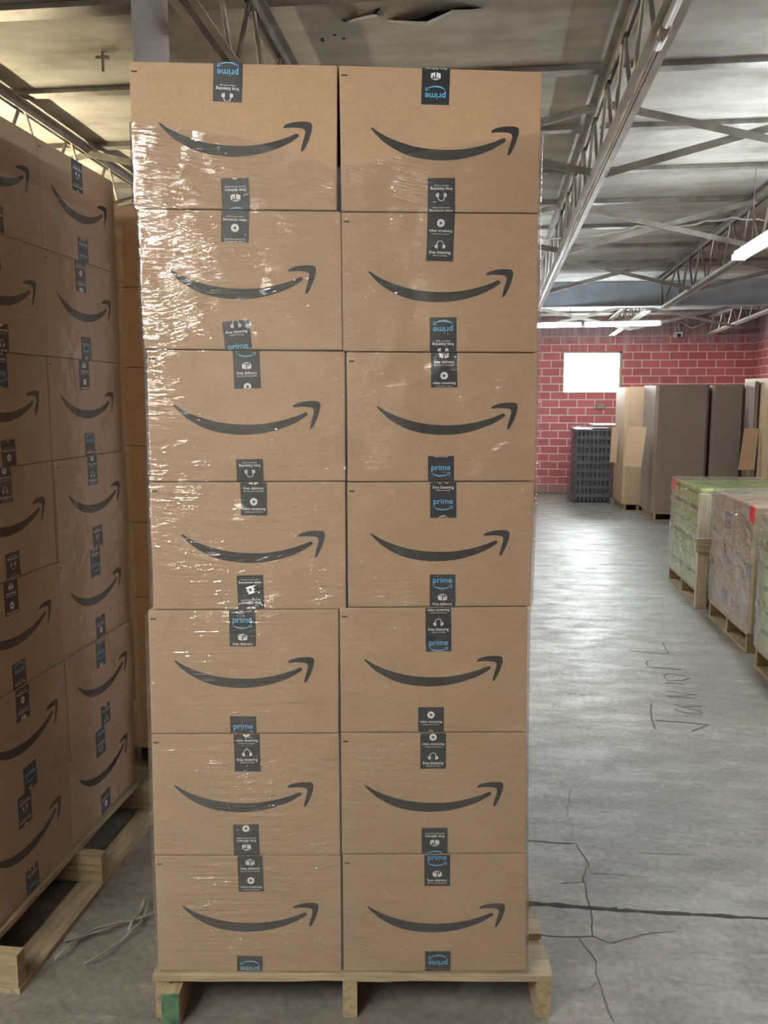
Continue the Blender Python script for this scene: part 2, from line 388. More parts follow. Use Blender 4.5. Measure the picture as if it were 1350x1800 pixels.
mb = MB(); mb.box((XL+.01, YBEAM-.09, zb0), (XR-.01, YBEAM+.09, zb0+.014)).box((XL+.01, YBEAM-.09, zb1-.014), (XR-.01, YBEAM+.09, zb1)).box((XL+.01, YBEAM-.006, zb0), (XR-.01, YBEAM+.006, zb1))
tag(mb.build('steel_beam', M['steel_blue'], base=(0, YBEAM, zb0)), 'blue grey steel beam crossing under the roof joists before the brick wall', 'beam')
# cross braces
def brace(X0, X1, Y, label):
    z1 = ceil_z(Y)-.10; z0 = ceil_z(Y)-TD+.01
    r = thing('cross_brace', (X0, Y, z1), label, 'brace', 'crossed angle braces between joists'); B = (X0, Y, z1)
    for sgn, (a, b) in ((-1, (z1, z0)), (1, (z0, z1))):
        mb = MB().bar((X0, Y+sgn*.022, a), (X1, Y+sgn*.022, b), .006, .045).bar((X0, Y+sgn*.022+.015, a+.02), (X1, Y+sgn*.022+.015, b+.02), .034, .006)
        mb.build('brace_bar', M['steel'], r, B)
for Y, nm in ((5.55, 'nearest the camera'), (7.95, 'second from the camera'), (10.3, 'just before the blue beam')):
    brace(.70, 2.29, Y, 'crossed brace right of the box stack, ' + nm)
    brace(-1.06, .62, Y, 'crossed brace behind the box stack top, ' + nm)
    brace(2.37, 4.06, Y, 'crossed brace in the far right bay, ' + nm)
brace(-2.87, -1.10, 6.1, 'crossed brace left of the box stack under the yellow lit ceiling')
brace(-4.6, -2.87, 6.1, 'crossed brace at the far left above the wrapped left stack')
for X0, X1, nm in ((.66, 2.33, 'above the window'), (2.33, 4.1, 'above the security camera')):
    brace(X0, X1, 14.6, 'crossed brace beyond the blue beam, ' + nm)
# column
cu, cd = hd(264, 50)[0]*3.58, 3.58; c = wp(cu, cd, 0)
r = thing('steel_column', (c.x, c.y, 0), 'round grey blue steel column rising behind the upper left box', 'column')
MB().tube([(c.x, c.y, 0), (c.x, c.y, ceil_z(c.y)-.09)], .070, 40).build('shaft', M['column'], r, (c.x, c.y, 0), True)
MB().box((c.x-.09, c.y-.09, 0), (c.x+.09, c.y+.09, .02)).build('base_plate', M['column'], r, (c.x, c.y, 0))
MB().box((c.x-.10, c.y-.10, ceil_z(c.y)-.09), (c.x+.10, c.y+.10, ceil_z(c.y)-.01)).build('cap_plate', M['column'], r, (c.x, c.y, 0))
# ceiling hook
hp = at_ceil(180, 92)
mb = MB().tube([hp, hp-Vector((0,0,.10))], .008, 8).box((hp.x-.035, hp.y-.012, hp.z-.035), (hp.x+.035, hp.y+.012, hp.z-.02))
tag(mb.build('ceiling_hook', M['steel'], base=hp), 'small rusty T shaped bolt hanging from the pale ceiling at upper left', 'hook')
# conduit on the main joist
r = thing('conduit', (.70, 1.0, ceil_z(1)-TD-.03), 'metal conduit pipe strapped under the joist right of the box stack', 'conduit'); B = r.location.copy()
def jc(y, dx=.0, o=.02): return (.66+dx, y, ceil_z(y)-TD-o)
MB().tube([jc(-2, -.01), jc(3.55, -.01)], .017, 12).build('pipe', M['steel_light'], r, B, True)
MB().tube([jc(3.62, -.01), jc(11.5, -.01)], .010, 10).build('pipe', M['steel_light'], r, B, True)
MB().tube([jc(3.50, -.01), jc(3.68, -.01)], .024, 14).build('coupling', M['steel'], r, B, True)
# sagging white cable
pts = [(948,418),(985,418),(1020,414),(1078,408),(1120,397),(1160,396),(1200,397),(1240,388),(1290,382),(1330,385),(1400,392)]
P = [at_Y(x, y, 8.3) for x, y in pts]; Q = []
for i in range(len(P)-1):
    for k in range(6): Q.append(P[i].lerp(P[i+1], k/6) - Vector((0,0,.012*math.sin(math.pi*k/6))))
Q.append(P[-1])
tag(MB().tube(Q, .009, 8).build('white_cable', M['plastic_white'], base=Q[0], smooth=True), 'white cable strung loosely across the roof joists', 'cable')
# tube lights
def tubelight(p, q, m, label, hang=None, group='fluorescent strip lights'):
    p = Vector(p); q = Vector(q); c = (p+q)/2
    r = thing('fluorescent_light', c, label, 'light', group); d = (q-p).normalized(); s = d.cross(Vector((0,0,1))).normalized()
    up = Vector((0,0,.04))
    MB().bar(p+up, q+up, .075, .04).build('housing', M['lampbody'], r, c, bevel=.004)
    for k in (-1, 1):
        MB().tube([p+s*.036*k+d*.03, q+s*.036*k-d*.03], .014, 12).build('lamp_tube', m, r, c, True)
    for a in (p, q): MB().bar(a-d*.012+Vector((0,0,.01)), a+d*.012+Vector((0,0,.01)), .10, .045).build('end_cap', M['lampbody'], r, c)
    for t in (.15, .85):
        a = p.lerp(q, t); MB().tube([a+up, (a.x, a.y, ceil_z(a.y)-.02)], .004, 6).build('hanger', M['steel'], r, c)
pr = at_Y(1297, 455, 7.5)
tubelight(pr, (pr.x, pr.y-2.44, pr.z+.03), M['tube_cool'], 'lit tube light hanging at the right edge below the joists')
b0 = at_Y(1161, 570, 13.4); b1 = at_Y(1026, 573, 13.4); b2 = at_Y(1022, 573, 13.4)
tubelight(b0, b1, M['tube_cool'], 'right one of two lit tube lights above the small window')
tubelight(b2, (b2.x-(b0.x-b1.x), b2.y, b2.z), M['tube_cool'], 'left one of two lit tube lights above the window, touching the box stack')
tubelight((-3.5, 4.6, 2.95), (-3.5, 7.0, 2.95), M['tube_warm'], 'warm lit tube light hidden behind the left stack, lighting the ceiling')
tubelight((-1.56, -2.2, 3.2), (-1.56, .24, 3.2), M['tube_added'], 'added tube light above and behind the photographer, middle one')  # added out of view to light the front stack
tubelight((.15, -3.6, 3.2), (.15, -3.0, 3.2), M['tube_added_dim'], 'added short weak tube light above and behind the photographer')  # added to draw glints on the right column's film
tubelight((-2.35, -2.2, 3.2), (-2.35, .24, 3.2), M['tube_added'], 'added tube light above and behind the photographer, left one')  # another unseen lamp put in for the front stack's lighting
tubelight((-3.5, -2.2, 3.2), (-3.5, .24, 3.2), M['tube_added'], 'added tube light above and behind the photographer, right one')  # third unseen lamp put in for frontal light
tubelight((3.6, 2.6, 3.12), (3.6, 5.04, 3.12), M['tube_cool'], 'added tube light over the right aisle, just outside the picture')  # off-frame lamp added to brighten the right side
tubelight((-.2, 8.6, 3.0), (-.2, 11.04, 3.0), M['tube_cool'], 'added unseen tube light behind the front stack, nearer the beam')  # put in out of sight to brighten ceiling, floor and back wall

# ------------------------------------------------------------------ pallets
def pallet(loc, rz, Wd, Ln, label, boards=6, bottom=False, extra=None, group=None, xs=None, zt=.145, inset=0):
    """local x: along the deck boards; local y: along the stringers, 0 at the front"""
    r = thing('wooden_pallet', loc, label, 'pallet', group, rz)
    rnd = random.Random(int(Wd*1000)+boards); zs = .018 if bottom else 0
    bw = .095; n = boards
    for i in range(n):
        y = inset + i*(Ln-inset-.14)/(n-1); wdt = .14 if i in (0, n-1) else bw
        if i not in (0, n-1): y += .02
        mb = MB(); x0 = -Wd/2 + rnd.uniform(-.004, .004); x1 = Wd/2 + rnd.uniform(-.008, .004); seg = 14
        top = []; 
        for k in range(seg):
            xa = x0+(x1-x0)*k/seg; xb = x0+(x1-x0)*(k+1)/seg
            ja = noise.noise(Vector((xa*5, i*3.1, Wd)))*.006; jb = noise.noise(Vector((xb*5, i*3.1, Wd)))*.006
            ta = noise.noise(Vector((xa*7, i*2.3+9, Wd)))*.003; tb = noise.noise(Vector((xb*7, i*2.3+9, Wd)))*.003
            mb.hexa([(xa,y+ja,zt-.019+ta),(xb,y+jb,zt-.019+tb),(xb,y+wdt,zt-.019),(xa,y+wdt,zt-.019),(xa,y+ja,zt),(xb,y+jb,zt),(xb,y+wdt,zt),(xa,y+wdt,zt)])
        mb.build('deck_board', M['woodx'], r)
    for i, x in enumerate(xs or (-Wd/2+.022, 0, Wd/2-.022)):
        w = .042
        mb = MB(); seg = 6
        for k in range(seg):
            ya = .004+k*(Ln-.01)/seg; yb = .004+(k+1)*(Ln-.01)/seg
            mb.hexa([(x-w/2,ya,zs),(x+w/2,ya,zs),(x+w/2,yb,zs),(x-w/2,yb,zs),(x-w/2,ya,zt-.0195),(x+w/2,ya,zt-.0195),(x+w/2,yb,zt-.0195),(x-w/2,yb,zt-.0195)])
        mb.build('stringer', M['woody'], r)
    if bottom:
        for y in (.0, Ln/2-.05, Ln-.1):
            MB().box((-Wd/2, y, 0), (Wd/2, y+.1, .017)).build('bottom_board', M['woodx'], r)
    if extra: extra(r)
    return r
def green_block(r):
    tag(MB().box((-.555, -.03, 0), (-.50, .45, .105)).build('repair_block', M['woody'], r), 'nailed on repair stringer')
    tag(MB().box((-.553, -.034, .002), (-.502, -.030, .10)).build('painted_end', M['greenpaint'], r), 'worn green painted end grain')
d0 = 2.295
uL, uR = UH(268, 1712, d0)[0], UH(974, 1712, d0)[0]
pc = wp((uL+uR)/2, d0-.005, 0)
pallet(pc, YAW, uR-uL, 1.02, 'wooden pallet with a green painted block, under the tall front stack', 6, extra=green_block, xs=(-(uR-uL)/2+.028, -.01, (uR-uL)/2-.03), zt=.137)
pallet((-1.385, 2.845, 0), math.pi/2, 1.20, 1.05, 'dark wooden pallet under the wrapped box stack at the left', 6, bottom=True, inset=.10)
pallet((-1.18, 3.80, 0), 0, 1.66, 1.0, 'wooden pallet in deep shade under the dark rear stack', 6, bottom=True)

# ------------------------------------------------------------------ printed tape and cartons
def catmull(P, n=6):
    out = []; L = len(P)
    for i in range(L):
        p0, p1, p2, p3 = P[i-1], P[i], P[(i+1) % L], P[(i+2) % L]
        for k in range(n):
            t = k/n
            out.append(tuple(.5*(2*p1[j] + (p2[j]-p0[j])*t + (2*p0[j]-5*p1[j]+4*p2[j]-p3[j])*t*t + (3*p1[j]-p0[j]-3*p2[j]+p3[j])*t**3) for j in (0, 1)))
    return out
_sm = [(208,432),(218,430),(225,433),(260,455),(300,476),(350,497),(400,514),(450,528),(500,540),(600,552),(700,555),(800,549),(900,531),(1000,502),(1065,475),(1078,474),(1085,483),(1078,497),(1000,545),(900,584),(800,609),(700,620),(620,620),(500,606),(400,575),(300,520),(240,468)]
_ar = [(990,438),(992,430),(1010,418),(1050,406),(1100,400),(1145,401),(1164,410),(1168,440),(1150,505),(1122,565),(1108,579),(1101,575),(1110,530),(1126,470),(1120,448),(1100,440),(1050,437),(1010,440),(995,442)]
SMILE = [[((x-688)/960, -(y-511)/960) for x, y in catmull(pp, 5)] for pp in (_sm, _ar)]
def poly_mesh(polys):
    bm = bmesh.new()
    for P in polys:
        bm.faces.new([bm.verts.new((x, y, 0)) for x, y in P])
    bmesh.ops.triangulate(bm, faces=bm.faces[:]); me = bpy.data.meshes.new('tmp'); bm.to_mesh(me); bm.free()
    d = ([tuple(v.co)[:2] for v in me.vertices], [tuple(p.vertices) for p in me.polygons]); bpy.data.meshes.remove(me); return d
SMILE_M = poly_mesh(SMILE)
def text_mesh(s, width, bold=.0, cx=0, cy=0):
    cu = bpy.data.curves.new('t', 'FONT'); cu.body = s; cu.size = 1; cu.offset = bold; cu.resolution_u = 3
    o = bpy.data.objects.new('t', cu); COL.objects.link(o)
    dg = bpy.context.evaluated_depsgraph_get(); me = bpy.data.meshes.new_from_object(o.evaluated_get(dg))
    xs = [v.co.x for v in me.vertices]; x0, x1 = min(xs), max(xs); k = width/(x1-x0)
    d = ([((v.co.x-(x0+x1)/2)*k+cx, (v.co.y-.26)*k+cy) for v in me.vertices], [tuple(p.vertices) for p in me.polygons])
    bpy.data.objects.remove(o); bpy.data.curves.remove(cu); bpy.data.meshes.remove(me); return d
def join(*ds):
    V, F = [], []
    for v, f in ds:
        o = len(V); V += v; F += [tuple(i+o for i in q) for q in f]
    return V, F
def shift(d, dx, dy, k=1): return [(x*k+dx, y*k+dy) for x, y in d[0]], d[1]
def ring(r0f, r1, cx, cy, a0=0, a1=2*math.pi, n=40):
    V, F = [], []
    for i in range(n+1):
        a = a0+(a1-a0)*i/n; r0 = r0f(a) if callable(r0f) else r0f
        V += [(cx+math.cos(a)*r0, cy+math.sin(a)*r0), (cx+math.cos(a)*r1, cy+math.sin(a)*r1)]
    for i in range(n): F.append((2*i, 2*i+1, 2*i+3, 2*i+2))
    return V, F
def quad(*p): return list(p), [tuple(range(len(p)))]
def tri_r(a, R=3.6):                                    # polar radius of the play triangle
    best = 1e9
    for k in range(3):
        m = math.pi + 2*math.pi*k/3; c = math.cos(a-m)
        if c > 1e-3: best = min(best, R*.5/c)
    return best
def cup(cx, s):
    a0, a1 = (math.pi/2, 1.5*math.pi) if s < 0 else (-math.pi/2, math.pi/2)
    V = [(cx+s*1.0+math.cos(a0+(a1-a0)*i/10)*2.6, -3.6+math.sin(a0+(a1-a0)*i/10)*3.3) for i in range(11)]
    return V, [tuple(range(11))]
ELEM = {
 'prime': ('blue', join(text_mesh('prime', 34, .012, 0, 0), shift(SMILE_M, 0, -11.6, 34))),
 'listening': ('white', join(text_mesh('free listening', 37, .012), text_mesh('millions of songs', 25, 0, 0, -5),
      shift(join(ring(5.0, 6.1, 0, 0, 0, math.pi, 20), quad((-6.1,0),(-6.1,-3),(-5.0,-3),(-5.0,0)), quad((6.1,0),(5.0,0),(5.0,-3),(6.1,-3)),
      cup(-5.6,-1), cup(5.6,1), quad((-6,-.8),(-6,-7.2),(-4.1,-7.2),(-4.1,-.8)), quad((6,-.8),(4.1,-.8),(4.1,-7.2),(6,-7.2))), 0, 14))),
 'video': ('white', join(text_mesh('video streaming', 40, .014), text_mesh('movies and tv shows', 30, 0, 0, -5.2), shift(ring(tri_r, 6.6, 0, 0, 0, 2*math.pi, 48), 0, 12.8))),
 'delivery': ('white', join(text_mesh('free delivery', 35, .012), text_mesh('fast, free & convenient', 35, 0, 0, -5),
      shift(join(quad((-8,4),(-1,2),(-1,-5.6),(-8,-3.6)), quad((1,2),(3.2,2.6),(3.2,-1.2),(5,-.2),(5,3.2),(8,4),(8,-3.6),(1,-5.6)),
      quad((-6.6,5.1),(-.3,3.1),(1.2,4.0),(-4.6,5.9)), quad((-3.4,6.4),(2.2,4.6),(6.4,5.2),(.6,6.8))), 0, 12))),
}
PHASE = [('prime', 0), ('delivery', 43), ('video', 79), ('listening', 115)]
def mesh2d(name, data, tf, m, parent, base, clip=None):
    bm = bmesh.new(); V = [bm.verts.new((x, y, 0)) for x, y in data[0]]
    for f in data[1]:
        try: bm.faces.new([V[i] for i in f])
        except ValueError: pass
    if clip:
        for co, no in clip:
            bmesh.ops.bisect_plane(bm, geom=bm.verts[:]+bm.edges[:]+bm.faces[:], plane_co=co, plane_no=no, clear_outer=True)
    if not bm.faces: bm.free(); return None
    for v in bm.verts: v.co = tf(v.co.x, v.co.y) - base
    me = bpy.data.meshes.new(name); bm.to_mesh(me); bm.free(); me.materials.append(m)
    o = bpy.data.objects.new(name, me); COL.objects.link(o); o.parent = parent; return o
def tape(parent, base, P, T, Bt, w, elem, s_ref, flip):
    """P(a,b,off): point on the box face. T/Bt: top and bottom centre in face coordinates, w width (m).
    elem's text centre sits s_ref metres below T."""
    T = Vector(T); Bt = Vector(Bt); L = (T-Bt).length; ay = (T-Bt)/L; axx = Vector((ay.y, -ay.x))
    def tf(off): return lambda x, y: P(*(Bt + axx*x + ay*y), off)
    f1 = tf(.0011); b1 = tf(.0004)
    mb = MB().hexa([b1(-w/2,0), b1(w/2,0), f1(w/2,0), f1(-w/2,0), b1(-w/2,L), b1(w/2,L), f1(w/2,L), f1(-w/2,L)])
    tp = mb.build('packing_tape', M['tape'], parent, base)
    k = w/46.0; per = 140*k; sgn = -1 if flip else 1
    s0 = s_ref - sgn*dict(PHASE)[elem]*k
    acc = {'blue': [], 'white': []}
    for j in range(-2, 3):
        for nm, ph in PHASE:
            s = s0 + sgn*(ph*k) + j*per
            if -25*k < s < L+25*k:
                colr, d = ELEM[nm]
                acc[colr].append(([(x*k*sgn, y*k*sgn + L - s) for x, y in d[0]], d[1]))
    for colr, nm in (('blue', 'blue_print'), ('white', 'white_print')):
        if acc[colr]:
            mesh2d(nm, join(*acc[colr]), tf(.0016), M[colr], tp, base, [((0,.0004,0),(0,-1,0)), ((0,L-.0004,0),(0,1,0))])
def carton(P, q, depth, label, group, tapes, smile, name='shipping_box', m=None, mark=True, simple=False):
    """q: TL,TR,BR,BL in face coordinates. P(a,b,off) off>0 in front of the face."""
    TL, TR, BR, BL = q; base = P((BL[0]+BR[0])/2, min(BL[1], BR[1]), -depth/2)
    r = thing(name, base, label, 'box', group)
    mb = MB().hexa([P(*BL,0), P(*BR,0), P(*BR,-depth), P(*BL,-depth), P(*TL,0), P(*TR,0), P(*TR,-depth), P(*TL,-depth)])
    mb.build('carton', m or M['card'], r, base, bevel=.004)
    if smile:
        cx, cy, wd, rot = smile; cr_, sr_ = math.cos(rot), math.sin(rot)
        d = ([((x*cr_-y*sr_)*wd+cx, (x*sr_+y*cr_)*wd+cy) for x, y in SMILE_M[0]], SMILE_M[1])
        mesh2d('curved_arrow_print', d, lambda x, y: P(x, y, .0008), M['ink'], r, base)
    for t in tapes: tape(r, base, P, *t)
    if mark:
        x, y = TL[0]+.006, TL[1]-.022
        MB().add([P(x,y,.0008), P(x+.015,y,.0008), P(x+.015,y-.004,.0008), P(x,y-.004,.0008)], [(0,1,2,3)]).build('edge_mark', M['ink'], r, base)
    return r
# ---- front stack
DF = 2.31
def PF(a, b, off=0): return wp(a, DF-off, b)
QF = {('L',1): ((226,108),(593,115),(592,369),(237,366)), ('R',1): ((596,115),(953,126),(946,374),(600,371)),
      ('L',2): ((243,368),(599,372),(602,615),(254,613)), ('R',2): ((600,373),(946,376),(945,619),(603,617)),
      ('L',3): ((258,615),(606,618),(607,845),(264,846)), ('R',3): ((609,619),(946,621),(940,845),(611,846)),
      ('L',4): ((263,848),(607,847),(608,1070),(270,1071)), ('R',4): ((610,848),(939,847),(932,1065),(612,1067)),
      ('L',5): ((260,1073),(595,1071),(595,1288),(266,1289)), ('R',5): ((597,1069),(928,1067),(925,1286),(599,1287)),
      ('L',6): ((266,1291),(596,1290),(598,1503),(271,1503)), ('R',6): ((599,1289),(924,1288),(924,1499),(601,1501)),
      ('L',7): ((272,1505),(599,1504),(600,1707),(279,1706)), ('R',7): ((602,1503),(926,1501),(924,1706),(604,1707))}
SM = {('L',1): (279,548,212,275), ('R',1): (651,911,220,282), ('L',2): (294,555,465,526), ('R',2): (647,901,471,532),
      ('L',3): (305,563,706,763), ('R',3): (662,909,707,765), ('L',4): (319,571,932,990), ('R',4): (651,895,931,987),
      ('L',5): (307,552,1154,1210), ('R',5): (640,883,1151,1208), ('L',6): (307,551,1373,1429), ('R',6): (641,884,1374,1427),
      ('L',7): (321,560,1585,1639), ('R',7): (646,887,1586,1640)}
TP = {('L',1): [((401,109),(399.5,179),51,'prime',127,1), ((412.7,313),(415,368),49,'delivery',334,1)],
      ('L',2): [((413.5,370),(412.8,426),49,'video',386.7,1), ((413.8,563.5),(419.5,613.5),47.5,'listening',583.5,0)],
      ('L',3): [((432.4,616),(435.4,683),47,'delivery',656,0), ((438.5,807),(440,846),47,'listening',818.5,1)],
      ('L',4): [((445.5,848),(446.7,906),46.5,'delivery',858.6,0), ((439.2,1011),(442,1070),46.5,'video',1024,1)],
      ('L',5): [((425.8,1072),(427,1136),46.5,'prime',1090,0), ((427.2,1259),(428,1288),46,'prime',1277,0)],
      ('L',6): [((433.3,1290.5),(435.7,1356),45.5,'video',1301.5,0), ((432.2,1449),(434,1503),45.2,'delivery',1477.5,1)],
      ('L',7): [((439.3,1504.5),(441.8,1567),44.5,'delivery',1526.5,0), ((439.2,1680),(439.2,1706.5),45,'prime',1702,1)],
      ('R',1): [((766.5,120),(764.5,184),49,'prime',168.5,1), ((775.8,313),(775.5,372),48,'listening',332,1)],
      ('R',2): [((775.5,375),(772.5,459),47.5,'video',406,0), ((778.5,558),(778.8,618),47,'prime',579,1)],
      ('R',3): [((780.5,620),(780.7,681),46.5,'delivery',636.7,0), ((775,801.5),(775,845),45.5,'prime',822.5,0)],
      ('R',4): [((779,848),(779,910),46,'prime',881.7,0), ((778,1009.5),(777.5,1066),45.3,'prime',1020.4,0)],
      ('R',5): [((770.3,1068.5),(771,1145),45,'prime',1130,0), ((757.5,1243),(757.5,1286),45,'video',1268.5,0)],
      ('R',6): [((761.2,1289),(761.2,1351),45.2,'video',1307.5,0), ((764,1455),(764,1500),45.5,'delivery',1469.5,1)],
      ('R',7): [((768.5,1502.5),(768.5,1557),45.5,'prime',1507.5,0), ((769.5,1672),(769.5,1706),45,'prime',1692,1)]}
ORD = ['topmost', 'second from top', 'third from top', 'middle one', 'third from bottom', 'second from bottom', 'lowest']
for (c_, n_), q in QF.items():
    qq = [UH(x, y, DF) for x, y in q]
    tapes = []
    for (t0, t1, w, el, yr, fl) in TP[(c_, n_)]:
        a = Vector(UH(*t0, DF)); b = Vector(UH(*t1, DF)); wm = abs(UH(t0[0]+w/2, t0[1], DF)[0] - UH(t0[0]-w/2, t0[1], DF)[0])
        sr = a.y - UH(t0[0], yr, DF)[1]
        tapes.append((a, b, wm, el, sr, bool(fl)))
    x0, x1, y0, y1 = SM[(c_, n_)]; ym = (y0+y1)/2; xm = (x0+x1)/2
    A = Vector(UH(x0, ym, DF)); B_ = Vector(UH(x1, ym, DF))
    c0 = Vector(UH(xm, ym, DF)); rot = -.005 + (.0 if n_ > 2 else -.028 + .008*n_)
    col = 'left' if c_ == 'L' else 'right'
    carton(PF, qq, .92, 'brown arrow print box, %s in the %s column of the tall front stack' % (ORD[n_-1], col),
           'boxes of the tall front stack', tapes, (c0.x, c0.y, (B_-A).length, rot))
# ---- left stack (long face turned to the aisle)
XS = -1.50
def PL(a, b, off=0): return Vector((XS+off, a, b))
rows = [2.67 - .3605*i for i in range(8)]
lt = {1: (('prime', .02, 1), ('video', .03, 1)), 2: (('prime', .05, 0), ('video', .02, 0)), 3: (('listening', .02, 0), ('video', .035, 1)), 4: (('video', .03, 0), ('listening', .02, 1)),
      5: (('delivery', .04, 0), ('prime', .03, 1)), 6: (('video', .02, 1), ('prime', .03, 0)), 7: (('listening', .03, 1), ('listening', .02, 0))}
for ci, (ya, yb, nm) in enumerate(((2.262, 2.828, 'near'), (2.834, 3.425, 'far'))):
    for n_ in range(1, 8):
        zt, zb = rows[n_-1]-.001, rows[n_]+.001; jx = random.uniform(-.006, .006); w = yb-ya
        y0, y1 = ya+jx*.5, yb+jx*.5
        q = [(y0, zt), (y1, zt), (y1, zb), (y0, zb)]; cx = (y0+y1)/2; tc_ = cx-.02+random.uniform(-.015, .015)
        (e1, s1, f1), (e2, s2, f2) = lt[n_]
        if ci: (e1, s1, f1), (e2, s2, f2) = lt[8-n_]
        T1 = ((tc_, zt-.001), (tc_, zt-.11), .08, e1, s1, bool(f1)); T2 = ((tc_+.02, zb+.085), (tc_+.022, zb+.001), .08, e2, s2, bool(f2))
        wd = .44; off = jx
        P_ = (lambda o: (lambda a, b, off=0: PL(a, b, off+o)))(off)
        carton(P_, q, .9, 'brown arrow print box, %s in the %s column of the shaded left stack' % (ORD[n_-1], 'left' if ci == 0 else 'right'),
               'boxes of the shaded left stack', [T1, T2], (cx, (zt+zb)/2+.012, wd, 0))
# ---- dark rear stack
def PR(a, b, off=0): return Vector((a, 3.82-off, b))
for n_ in range(1, 8):
    zt, zb = rows[n_-1]-.001, rows[n_]+.001
    jx = random.uniform(-.004, .004)
    for xa_, xb_, cn in ((-1.97, -1.175, 'seen in the dark gap behind the left pallet'), (-1.165, -.40, 'added light blocker, unseen behind the front stack')):  # second column added unseen to keep lamp light off the left stack
        carton(PR, [(xa_+jx, zt), (xb_+jx, zt), (xb_+jx, zb), (xa_+jx, zb)], .9, 'plain shaded box, %s, %s' % (ORD[n_-1], cn),
               'boxes of the dark rear stack', [], None, m=M['card'], mark=False)

# ------------------------------------------------------------------ stretch film
def interp(tab, x):
    if x >= tab[0][0]: return tab[0][1]
    for (x0, y0), (x1, y1) in zip(tab[:-1], tab[1:]):
        if x1 <= x <= x0: return y0 + (y1-y0)*(x-x0)/(x1-x0+1e-9)
    return tab[-1][1]
le = [(233,215),(237,365),(243,372),(254,612),(258,617),(263,846),(269,1068),(260,1075),(265,1289),(271,1503),(279,1706)]
re_ = [(950,228),(946,373),(946,619),(940,845),(932,1063),(928,1068),(925,1286),(924,1499),(925,1706)]
LE = [(UH(x, y, DF)[1], UH(x, y, DF)[0]) for x, y in le]; RE = [(UH(x, y, DF)[1], UH(x, y, DF)[0]) for x, y in re_]
HT = [(0, UH(230, 214, DF)[1]), (.25, UH(320, 240, DF)[1]), (.5, UH(596, 296, DF)[1]), (.52, UH(600, 290, DF)[1]), (.75, UH(770, 262, DF)[1]), (1, UH(950, 234, DF)[1])]
def htop(s):
    for (a, x), (b, y) in zip(HT[:-1], HT[1:]):
        if a <= s <= b: return x+(y-x)*(s-a)/(b-a)
    return HT[-1][1]
def wrap_front():
    V, F = [], []; nf, nsd, nh = 90, 8, 150; cols = []
    for i in range(nsd): cols.append(('l', 1-i/nsd))
    for i in range(nf+1): cols.append(('f', i/nf))
    for i in range(1, nsd+1): cols.append(('r', i/nsd))
    for i in range(1, nsd): cols.append(('b', i/nsd))
    nc = len(cols); dep = .935
    for (k, s) in cols:
        hs = htop(s if k == 'f' else (0 if k == 'l' else 1 if k == 'r' else 1-s))
        for j in range(nh+1):
            h = .139 + (hs-.139)*j/nh
            ul = interp(LE, h)-.006; ur = interp(RE, h)+.006
            if k == 'f':
                u = ul+(ur-ul)*s; d = DF-.006
                d -= .0022*(1+noise.noise(Vector((u*3, h*16, 0)))) + .0012*(1+noise.noise(Vector((u*12+h*3, h*40, 5))))
            elif k == 'l': u = ul; d = DF-.005+dep*s
            elif k == 'r': u = ur; d = DF-.005+dep*s
            else: u = ur+(ul-ur)*s; d = DF-.005+dep
            if k in 'lr': u += (.004*(noise.noise(Vector((d*6, h*14, 3)))+.4))*(-1 if k == 'l' else 1)
            V.append(Vector((u, d, h)))
    for c in range(nc):
        c2 = (c+1) % nc
        for j in range(nh): F.append((c*(nh+1)+j, c2*(nh+1)+j, c2*(nh+1)+j+1, c*(nh+1)+j+1))
    mb = MB(); mb.v = V; mb.f = F
    o = mb.build('stretch_wrap', M['film'], smooth=True); o.rotation_euler = (0, 0, YAW)
    return tag(o, 'clear shiny stretch film wound around the tall front stack of boxes', 'plastic wrap')
wrap_front()
def wrap_box(x0, x1, y0, y1, z0, z1, m, label, amp=.006, top=False, name='stretch_wrap', nx=60, nz=60, group=None, fine=1.0):
    V, F = [], []; per = []
    def edge(a, b, n):
        for i in range(n): per.append((a[0]+(b[0]-a[0])*i/n, a[1]+(b[1]-a[1])*i/n))
    edge((x0,y1),(x0,y0),nx); edge((x0,y0),(x1,y0),nx); edge((x1,y0),(x1,y1),nx); edge((x1,y1),(x0,y1),nx//3)
    cx, cy = (x0+x1)/2, (y0+y1)/2; nc = len(per)
    for x, y in per:
        for j in range(nz+1):
            z = z0+(z1-z0)*j/nz
            a = amp*(noise.noise(Vector((x*4, y*4, z*18*fine)))+.9) ; b = amp*.6*(noise.noise(Vector((x*15, y*15, z*40*fine)))+.5)
            ex = (1 if x > cx else -1) if abs(x-x0) < 1e-6 or abs(x-x1) < 1e-6 else 0
            ey = (1 if y > cy else -1) if abs(y-y0) < 1e-6 or abs(y-y1) < 1e-6 else 0
            V.append(Vector((x+ex*(a+b), y+ey*(a+b), z)))
    for c in range(nc):
        c2 = (c+1) % nc
        for j in range(nz): F.append((c*(nz+1)+j, c2*(nz+1)+j, c2*(nz+1)+j+1, c*(nz+1)+j+1))
    if top:
        o = len(V); n = 16
        for i in range(n+1):
            for j in range(n+1):
                x = x0+(x1-x0)*i/n; y = y0+(y1-y0)*j/n; e = min(i, j, n-i, n-j)
                V.append(Vector((x, y, z1 + (amp*1.5*(noise.noise(Vector((x*6, y*9, 1)))+.2) if e else 0)-(0 if e else .001))))
        for i in range(n):
            for j in range(n): F.append((o+i*(n+1)+j, o+(i+1)*(n+1)+j, o+(i+1)*(n+1)+j+1, o+i*(n+1)+j+1))
    mb = MB(); mb.v = V; mb.f = F
    return tag(mb.build(name, m, base=(cx, cy, z0), smooth=True), label, 'plastic wrap', group)
wrap_box(-2.42, -1.488, 2.245, 3.44, .16, 2.50, M['film_side'], 'dull stretch film around the shaded left stack of boxes', .004, nz=110)

